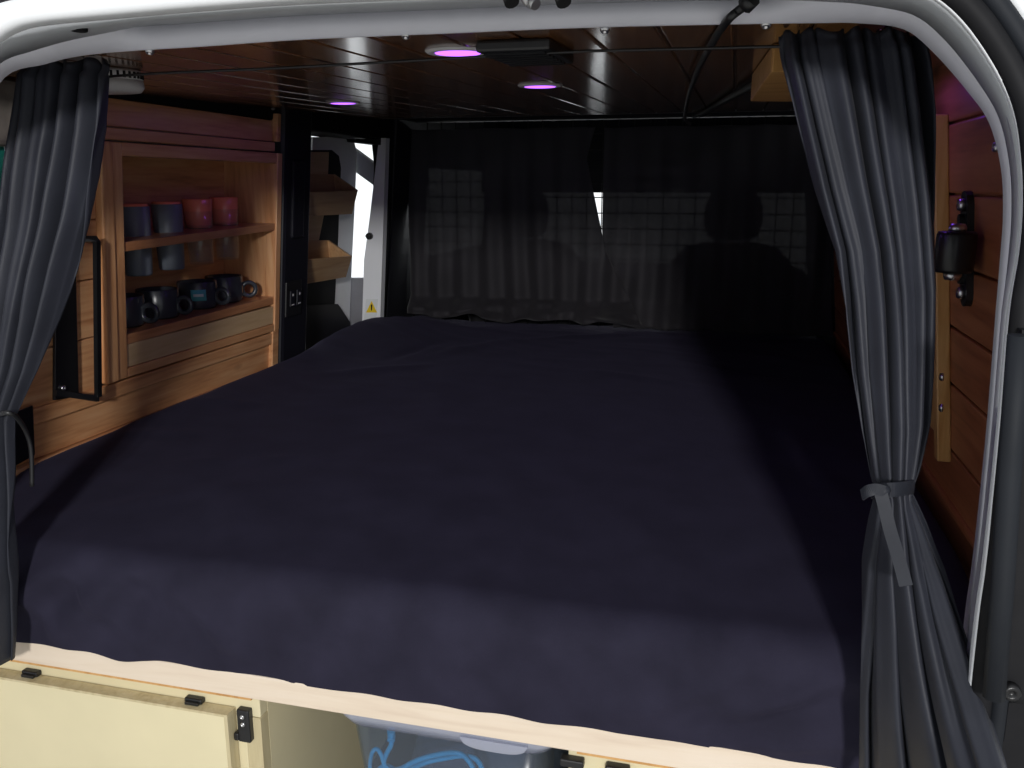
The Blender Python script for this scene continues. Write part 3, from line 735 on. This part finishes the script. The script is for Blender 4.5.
g = MB(); bolt(g, onR(998, 147, .0), (-1, 0, 0), .006, .005); tag(obj('wall_screw', g, 'steel'), 'shiny round screw near the top right of the right wall', 'screw')

# ================================================================== CEILING THINGS
leds = []
for i, (px, py, lab) in enumerate(((458, 50.5, 'round violet ceiling light beside the black vent panel'), (540, 85, 'round violet ceiling light further in, right of the vent panel'),
                                   (343, 102, 'round violet ceiling light near the left wall cupboard'), (885, 66, 'round violet ceiling light behind the right curtain'))):
    p = onC(px, py)
    if i == 0:
        L0 = thing('ceiling_light', p, lab, 'light', 'violet ceiling lights'); p0 = p
        nn = (0, .03, -1)
        q = MB(); q.lathe([(.0255, .001), (.0265, .003), (.034, .003), (.0365, .001), (.0365, .0), (.0255, 0)], frame_to(p, nn)); obj('bezel', q, 'wplas', L0)
        q = MB(); q.lathe([(.0262, .0015), (.025, .0034), (.015, .0042), (0, .0045)], frame_to(p, nn)); obj('lens', q, 'led', L0)
    else: dup(L0, p-p0, lab)
    leds.append(p)
# black vent panel
vp = thing('ceiling_vent', onC(520, 50), 'black rectangular vent panel with slats between the ceiling lights', 'vent')
A, B, C_, D = onC(478, 57, -.012), onC(478, 48, -.012), onC(540, 44, -.012), onC(552, 51, -.012)
def cbox(mb, x0, x1, y0, y1, h, b=.002, mi=0):
    mb.hexa([(x0, y0, ceil_z(y0)-h), (x1, y0, ceil_z(y0)-h), (x1, y1, ceil_z(y1)-h), (x0, y1, ceil_z(y1)-h), (x0, y0, ceil_z(y0)-.0005), (x1, y0, ceil_z(y0)-.0005), (x1, y1, ceil_z(y1)-.0005), (x0, y1, ceil_z(y1)-.0005)], mi, b)
g = MB(); cbox(g, -.262, -.185, .875, 1.010, .012, .003); obj('frame', g, 'blackp', vp)
g = MB()
for k in range(6): cbox(g, -.256, -.192, .885+k*.02, .895+k*.02, .0145, .001)
obj('slats', g, 'rubber', vp)
# round white vent
rv = thing('mushroom_vent', (-.812, 1.0, ceil_z(1.0)), 'round white slotted vent on the ceiling behind the left curtain', 'vent')
c = Vector((-.812, 1.0, ceil_z(1.0)-.0005))
g = MB(); fm = frame_to(c, (0, .03, -1)); g.lathe([(0, .0), (.050, 0), (.054, .003), (.054, .012), (.052, .013), (.054, .014), (.0545, .022), (.050, .027), (0, .028)], fm, 40); obj('body', g, 'wplas', rv)
g = MB()
for k in range(40):
    a = 2*PI*k/40; u = Vector((math.cos(a), math.sin(a), 0))
    p = fm @ Vector((.0525*u.x, .0525*u.y, .0075)); t = Vector((-u.y, u.x, 0))
    g.slab([p-t*.0016+Vector((0, 0, .004)), p+t*.0016+Vector((0, 0, .004)), p+t*.0016-Vector((0, 0, .004)), p-t*.0016-Vector((0, 0, .004))], (u.x*.003, u.y*.003, 0))
obj('slots', g, 'rubber', rv)
# pine box on the ceiling right
wb = thing('ceiling_box', onC(770, 60), 'small pine box fixed to the ceiling beside the right curtain', 'box')
N_ = atY(770, 85, 1.0); K_ = atY(751, 92, 1.33); N_.z = K_.z = (N_.z+K_.z)/2
R_ = N_+Vector((.085, .03, 0)); B_ = K_+(R_-N_); tp = lambda q: Vector((q.x, q.y, ceil_z(q.y)-.001))
g = MB(); g.hexa([N_, R_, B_, K_, tp(N_), tp(R_), tp(B_), tp(K_)], 0, .0015); obj('box_body', g, 'block', wb)
d_ = (R_-N_).normalized()*.001; n_ = Vector((d_.y, -d_.x, 0)).normalized()*.004
g = MB(); g.slab([N_+n_*.2, R_+n_*.2, tp(R_)+n_*.2, tp(N_)+n_*.2], n_, 0, .0008); obj('face_board', g, 'batten', wb)
# curtain wire
WY = .895
wz = lambda x: .1335 + (.002 if x > -.3 else 0)
g = MB(); g.tube(smooth_path([atY(40, 88, WY), atY(115, 76, WY), atY(280, 68, WY), atY(450, 58.5, WY), atY(580, 51.5, WY), atY(700, 48.5, WY), atY(780, 46.5, WY), atY(930, 44, WY)], 4), .0016, 6)
tag(obj('curtain_wire', g, 'blackm'), 'thin black curtain wire stretched below the ceiling boards', 'wire')
# black cables
g = MB(); pts = [atY(751, 2, .765), atY(738, 11, .772), atY(727, 21, .785), atY(714, 40, .90), atY(698, 70, 1.12), atY(688, 98, 1.5), atY(685, 118, 2.0), atY(690, 124, 2.2)]
g.tube(smooth_path(pts, 8), .0037, 10); g.tube([atY(753, -2, .762), atY(745, 6, .768)], .007, 10)
tag(obj('black_cable', g, 'blackp'), 'black flexible cable looping down from the header across the ceiling', 'cable')
g = MB(); pts = [onC(812, 64, -.03), onC(782, 74, -.02), onC(750, 87, -.012), onC(720, 103, -.007), onC(705, 112, -.006), onC(694, 116, -.006)]
g.tube(smooth_path(pts, 6), .006, 10)
tag(obj('black_cable', g, 'blackp'), 'thick black cable along the ceiling from behind the right curtain', 'cable')
# header latch
la = thing('door_latch', atY(535, 4, .70), 'black and silver tailgate latch at the header centre', 'latch')
for px in (508, 560):
    g = MB(); g.tube([atY(px, -9, .70), atY(px+4, 3, .695)], .006, 12); obj('latch_stub', g, 'blackp', la)
g = MB(); g.tube([atY(522, -9, .70), atY(533, 2, .69)], .006, 12); g.tube([atY(533, 2, .69), atY(536, 5, .688)], .0045, 12); obj('striker', g, 'steel', la)

# ================================================================== REAR CURTAINS
def drape(left, right, ys, yfun, npl, ampf, nrow, ncol, seed, bulge=None, top_ruff=0):
    rows = []
    y0, y1 = ys
    for j in range(nrow+1):
        t = j/nrow; py = lerp(y0, y1, t); row = []
        for i in range(ncol+1):
            u = i/ncol
            uu = u+.07*noise.noise(Vector((u*4, t*2.5, seed)))*min(1, u*8, (1-u)*8)
            px = lerp(poly(left, py), poly(right, py), u)
            ph = 2*PI*npl*lerp(1.25, .72, min(1, t*1.15))*(uu-.5)+1.2*noise.noise(Vector((u*3, t*1.3, seed+5)))
            a = ampf(t)
            d = a*(math.sin(ph)+.35*math.sin(2.3*ph+1+seed)) + a*.55*noise.noise(Vector((u*6, t*2.5, seed+9)))
            d += .003*noise.noise(Vector((u*5, t*9, seed+3)))
            b = bulge(u, t) if bulge else 0
            q = atY(px, py+(top_ruff*math.sin(ph*1.5)*max(0, 1-t*30)), yfun(t, u))
            q.y += d-b; q.x += a*.35*math.cos(ph)*min(1, u*6, (1-u)*6)
            row.append(q)
        rows.append(row)
    return rows
# right
RL = [(779, 37), (782, 60), (800, 130), (816, 190), (835, 250), (843, 300), (852, 370), (862, 430), (872, 480), (876, 490), (870, 520), (863, 560), (860, 640), (858, 790)]
RR = [(922, 32), (928, 60), (932, 110), (937, 200), (938, 290), (934, 350), (928, 420), (918, 465), (912, 485), (912, 492), (925, 520), (945, 570), (968, 640), (990, 710), (1012, 775), (1016, 790)]
tt = (489-33)/(790-33)
def amp_r(t):
    if t < .02: return .008
    k = max(0, 1-abs(t-tt)/.16)
    return lerp(.0125, .004, k)
def yf_r(t, u): return lerp(.89, .795, min(1, t/tt)) if t < tt else lerp(.795, lerp(.79, .605, min(1, u*1.3)), (t-tt)/(1-tt))
def bul_r(u, t):
    k = max(0, 1-abs(t-tt)/.3); return math.sin(PI*u)*(.015+.025*k)
rows = drape(RL, RR, (33, 790), yf_r, 6.2, amp_r, 150, 150, 1.3, bul_r, 3)
rc_ = thing('rear_curtain', rows[-1][75], 'charcoal satin curtain on the right, tied with a ribbon at mid height', 'curtain', 'rear curtains')
k = 12
g = MB(); g.grid(rows); obj('drape', g, 'drape', rc_, solid=.0012)
g = MB()
kp = atY(884, 491, .742)
g.ribbon(smooth_path([atY(872, 492, .80), atY(876, 490, .765), atY(886, 490, .742), atY(900, 489, .745), atY(911, 487, .765), atY(914, 487, .80)], 5), .013, .0015, (0, 0, 1))
g.lathe([(0, -.007), (.004, -.006), (.0065, -.003), (.0065, .003), (.004, .006), (0, .007)], frame_to(atY(882.5, 491, .741), (.2, 0, 1)), 12)
g.ribbon(smooth_path([atY(884, 491, .735), atY(876, 489, .735), atY(868, 491, .737), atY(862, 495, .742)], 5), [.010]*16, .0018, (.2, 0, 1))
g.ribbon(smooth_path([atY(881, 494, .736), atY(884, 505, .732), atY(890, 530, .722), atY(899, 560, .708), atY(906, 586, .696)], 5), .0105, .0015, (1, -.1, .15))
obj('tie_ribbon', g, 'ribbon', rc_)
# left
LL = [(20, 66), (16, 110), (10, 160), (3, 220), (-3, 300), (-10, 380), (-14, 415), (-14, 440), (-16, 520), (-18, 600), (-22, 700)]
LR = [(113, 66), (111, 90), (106, 130), (98, 170), (86, 220), (70, 270), (54, 320), (36, 370), (20, 405), (14, 418), (14, 440), (17, 500), (17, 560), (15, 610), (14, 659), (14, 700)]
tl = (417-62)/(659-62)
def amp_l(t): return lerp(.0125, .004, max(0, 1-abs(t-tl)/.25)) if t > .02 else .008
def yf_l(t, u): return lerp(.89, .815, min(1, t/tl)) if t < tl else lerp(.815, .80, (t-tl)/(1-tl))
rows = drape(LL, LR, (62, 659), yf_l, 4.6, amp_l, 120, 110, 4.1, lambda u, t: math.sin(PI*u)*.015, 3)
lc_ = thing('rear_curtain', rows[-1][55], 'charcoal satin curtain on the left, tied back with a thin cord', 'curtain', 'rear curtains')
g = MB(); g.grid(rows); obj('drape', g, 'drape', lc_, solid=.0012)
g = MB(); g.tube(smooth_path([atY(-14, 418, .80), atY(0, 414, .785), atY(10, 413, .785), atY(18, 419, .80), atY(26, 432, .82), atY(31, 450, .83), atY(32, 486, .83)], 5), .0028, 8)
obj('tie_cord', g, 'blackp', lc_)

# things glimpsed beyond the left curtain
g = MB(); g.hexa([LW(.93, .055, 0), LW(1.1, .055, 0), LW(1.1, .055, .03), LW(.93, .055, .03), LW(.93, .145, 0), LW(1.1, .145, 0), LW(1.1, .145, .05), LW(.93, .145, .05)], 0, .008)
tag(obj('felt_pad', g, 'foam'), 'grey brown felt lining in the upper left corner behind the curtain', 'lining')
sg = thing('green_sign', onL(4, 190, .004), 'green printed sign with white strokes behind the left curtain edge', 'sign')
g = MB(); g.slab([onL(-30, 240, .002), onL(16, 215, .002), onL(20, 105, .002), onL(-30, 95, .002)], (.004, 0, 0)); obj('board', g, 'green', sg)
g = MB()
for q in ([(2, 140), (8, 135), (9, 150), (5, 152)], [(3, 128), (7, 130), (11, 145), (8, 148), (6, 140)], [(4, 156), (7, 155), (5, 176), (2, 178)], [(9, 127), (12, 126), (12, 129), (10, 130)]): g.slab([onL(*p, .006) for p in q], (.0008, 0, 0))
obj('print', g, 'labelw', sg)

# ================================================================== BULKHEAD
mg = thing('mesh_partition', (-.4, 2.80, BT-.18), 'black wire mesh partition behind the front curtains', 'partition')
g = MB()
for k in range(27): x_ = -1.07+.05*k; g.tube([(x_, 2.835, -.6), (x_, 2.835, .215)], .0018, 5)
for k in range(17): z_ = -.59+.05*k; g.tube([(-1.08, 2.832, z_), (.28, 2.832, z_)], .0018, 5)
obj('wires', g, 'blackm', mg)
g = MB(); g.tube([(-1.085, 2.835, -.6), (-1.085, 2.835, .22), (.285, 2.835, .22), (.285, 2.835, -.6)], .006, 8); obj('frame', g, 'blackm', mg)
def back_curtain(xl, xr, seed, label, crumple=0, yb=2.765):
    rows = []
    top, bot = .178, -.462
    for j in range(91):
        t = j/90; row = []
        for i in range(121):
            u = i/120; x_ = lerp(xl(t), xr(t), u); z = lerp(top+.004*noise.noise(Vector((x_*12, 0, seed))), bot, t)
            ph = x_*2*PI/.085+1.5*noise.noise(Vector((x_*3, t*1.6, seed)))
            y = yb+.010*math.sin(ph)*min(1, .35+t*1.2)+.012*noise.noise(Vector((x_*4+t*2.5, t*3, seed+2)))
            if t > .86:
                k = (t-.86)/.14; y -= crumple*k*(.05+.05*noise.noise(Vector((x_*7, k*2, seed+4)))); z = z*(1-.0)+crumple*(.028*k+.022*k*noise.noise(Vector((x_*9, k*3, seed+6)))) 
                y -= k*.02
            row.append((x_, y, z))
        rows.append(row)
    q = MB(); q.grid(rows)
    tag(obj('bulkhead_curtain', q, 'sheer', solid=.001), label, 'curtain', 'thin black curtains at the front')
back_curtain(lambda t: -1.07, lambda t: lerp(-.435, -.46, t/.15) if t < .15 else (lerp(-.46, -.395, (t-.15)/.45) if t < .6 else lerp(-.395, -.26, (t-.6)/.4)), 2.2, 'thin black curtain on the left half of the bulkhead, bottom crumpled on the bed', 1)
back_curtain(lambda t: -.412 if t < .5 else lerp(-.412, -.36, (t-.5)/.5), lambda t: lerp(.268, .318, t), 7.7, 'thin black curtain on the right half of the bulkhead', .25, 2.79)
# cab seats seen as silhouettes
def cab_seat(xc, label):
    s_ = thing('cab_seat', (xc, 3.2, FL), label, 'seat', 'cab seats')
    q = MB(); loft(q, [(z, rrect(xc-w, xc+w, y0_, y0_+d_, .04)) for z, w, y0_, d_ in ((-.62, .20, 3.06, .14), (-.48, .225, 3.06, .14), (-.33, .22, 3.04, .13), (-.26, .20, 3.03, .125), (-.215, .16, 3.02, .12), (-.195, .10, 3.03, .09))], 0, True, True); obj('backrest', q, 'seat', s_)
    q = MB(); loft(q, [(z, rrect(xc-w, xc+w, 3.0, 3.085, .035)) for z, w in ((-.185, .06), (-.165, .085), (-.12, .098), (-.07, .095), (-.035, .08), (-.018, .05))], 0, True, True); obj('headrest', q, 'seat', s_)
    for dx in (-.05, .05):
        q = MB(); q.tube([(xc+dx, 3.05, -.22), (xc+dx, 3.05, -.15)], .006, 8); obj('headrest_post', q, 'steel', s_)
    q = MB(); q.box((xc-.23, 3.06, FL), (xc+.23, 3.5, -.62), 0, .03); obj('cushion', q, 'seat', s_)
cab_seat(-.74, 'dark cab seat with headrest behind the left bulkhead curtain')
cab_seat(.0, 'dark cab seat with headrest behind the right bulkhead curtain')

# ================================================================== LIGHT
w = bpy.data.worlds.new('world'); SC.world = w; w.use_nodes = True
bg = w.node_tree.nodes['Background']; bg.inputs['Color'].default_value = (.93, .97, 1.0, 1); bg.inputs['Strength'].default_value = 1.0
nt = w.node_tree; tc = nt.nodes.new('ShaderNodeTexCoord'); sx = nt.nodes.new('ShaderNodeSeparateXYZ'); mr = nt.nodes.new('ShaderNodeMapRange')
nt.links.new(tc.outputs['Generated'], sx.inputs[0]); nt.links.new(sx.outputs['Y'], mr.inputs['Value'])      # bright daylight ahead of the van, dim hall behind
mr.inputs['From Min'].default_value = -.15; mr.inputs['From Max'].default_value = .35; mr.inputs['To Min'].default_value = .64; mr.inputs['To Max'].default_value = 1.25
nt.links.new(mr.outputs['Result'], bg.inputs['Strength'])
def area(name, loc, target, size, power, col=(1, 1, 1), spread=None):
    d = bpy.data.lights.new(name, 'AREA'); d.energy = power; d.size = size; d.color = col
    o = bpy.data.objects.new(name, d); COL.objects.link(o); o.location = Vector(loc)+Vector((0, 0, O))
    dv = Vector(target)-Vector(loc); o.rotation_euler = dv.to_track_quat('-Z', 'Y').to_euler()
    if spread: d.spread = spread
    return o
area('work_lamp', (.50, -2.3, .56), (-.35, 1.3, -.35), .24, 88, (1, .985, .97))
for i, p in enumerate(leds):
    d = bpy.data.lights.new('violet_led', 'SPOT'); d.energy = .20; d.color = (.24, .07, 1); d.spot_size = math.radians(177); d.spot_blend = .06; d.shadow_soft_size = .02
    o = bpy.data.objects.new('violet_led', d); COL.objects.link(o); o.location = Vector(p)+Vector((0, 0, O-.016))
vs = SC.view_settings
vs.view_transform = 'Standard'; vs.look = 'None'; vs.exposure = 0.0; vs.gamma = 1.0; vs.use_curve_mapping = False
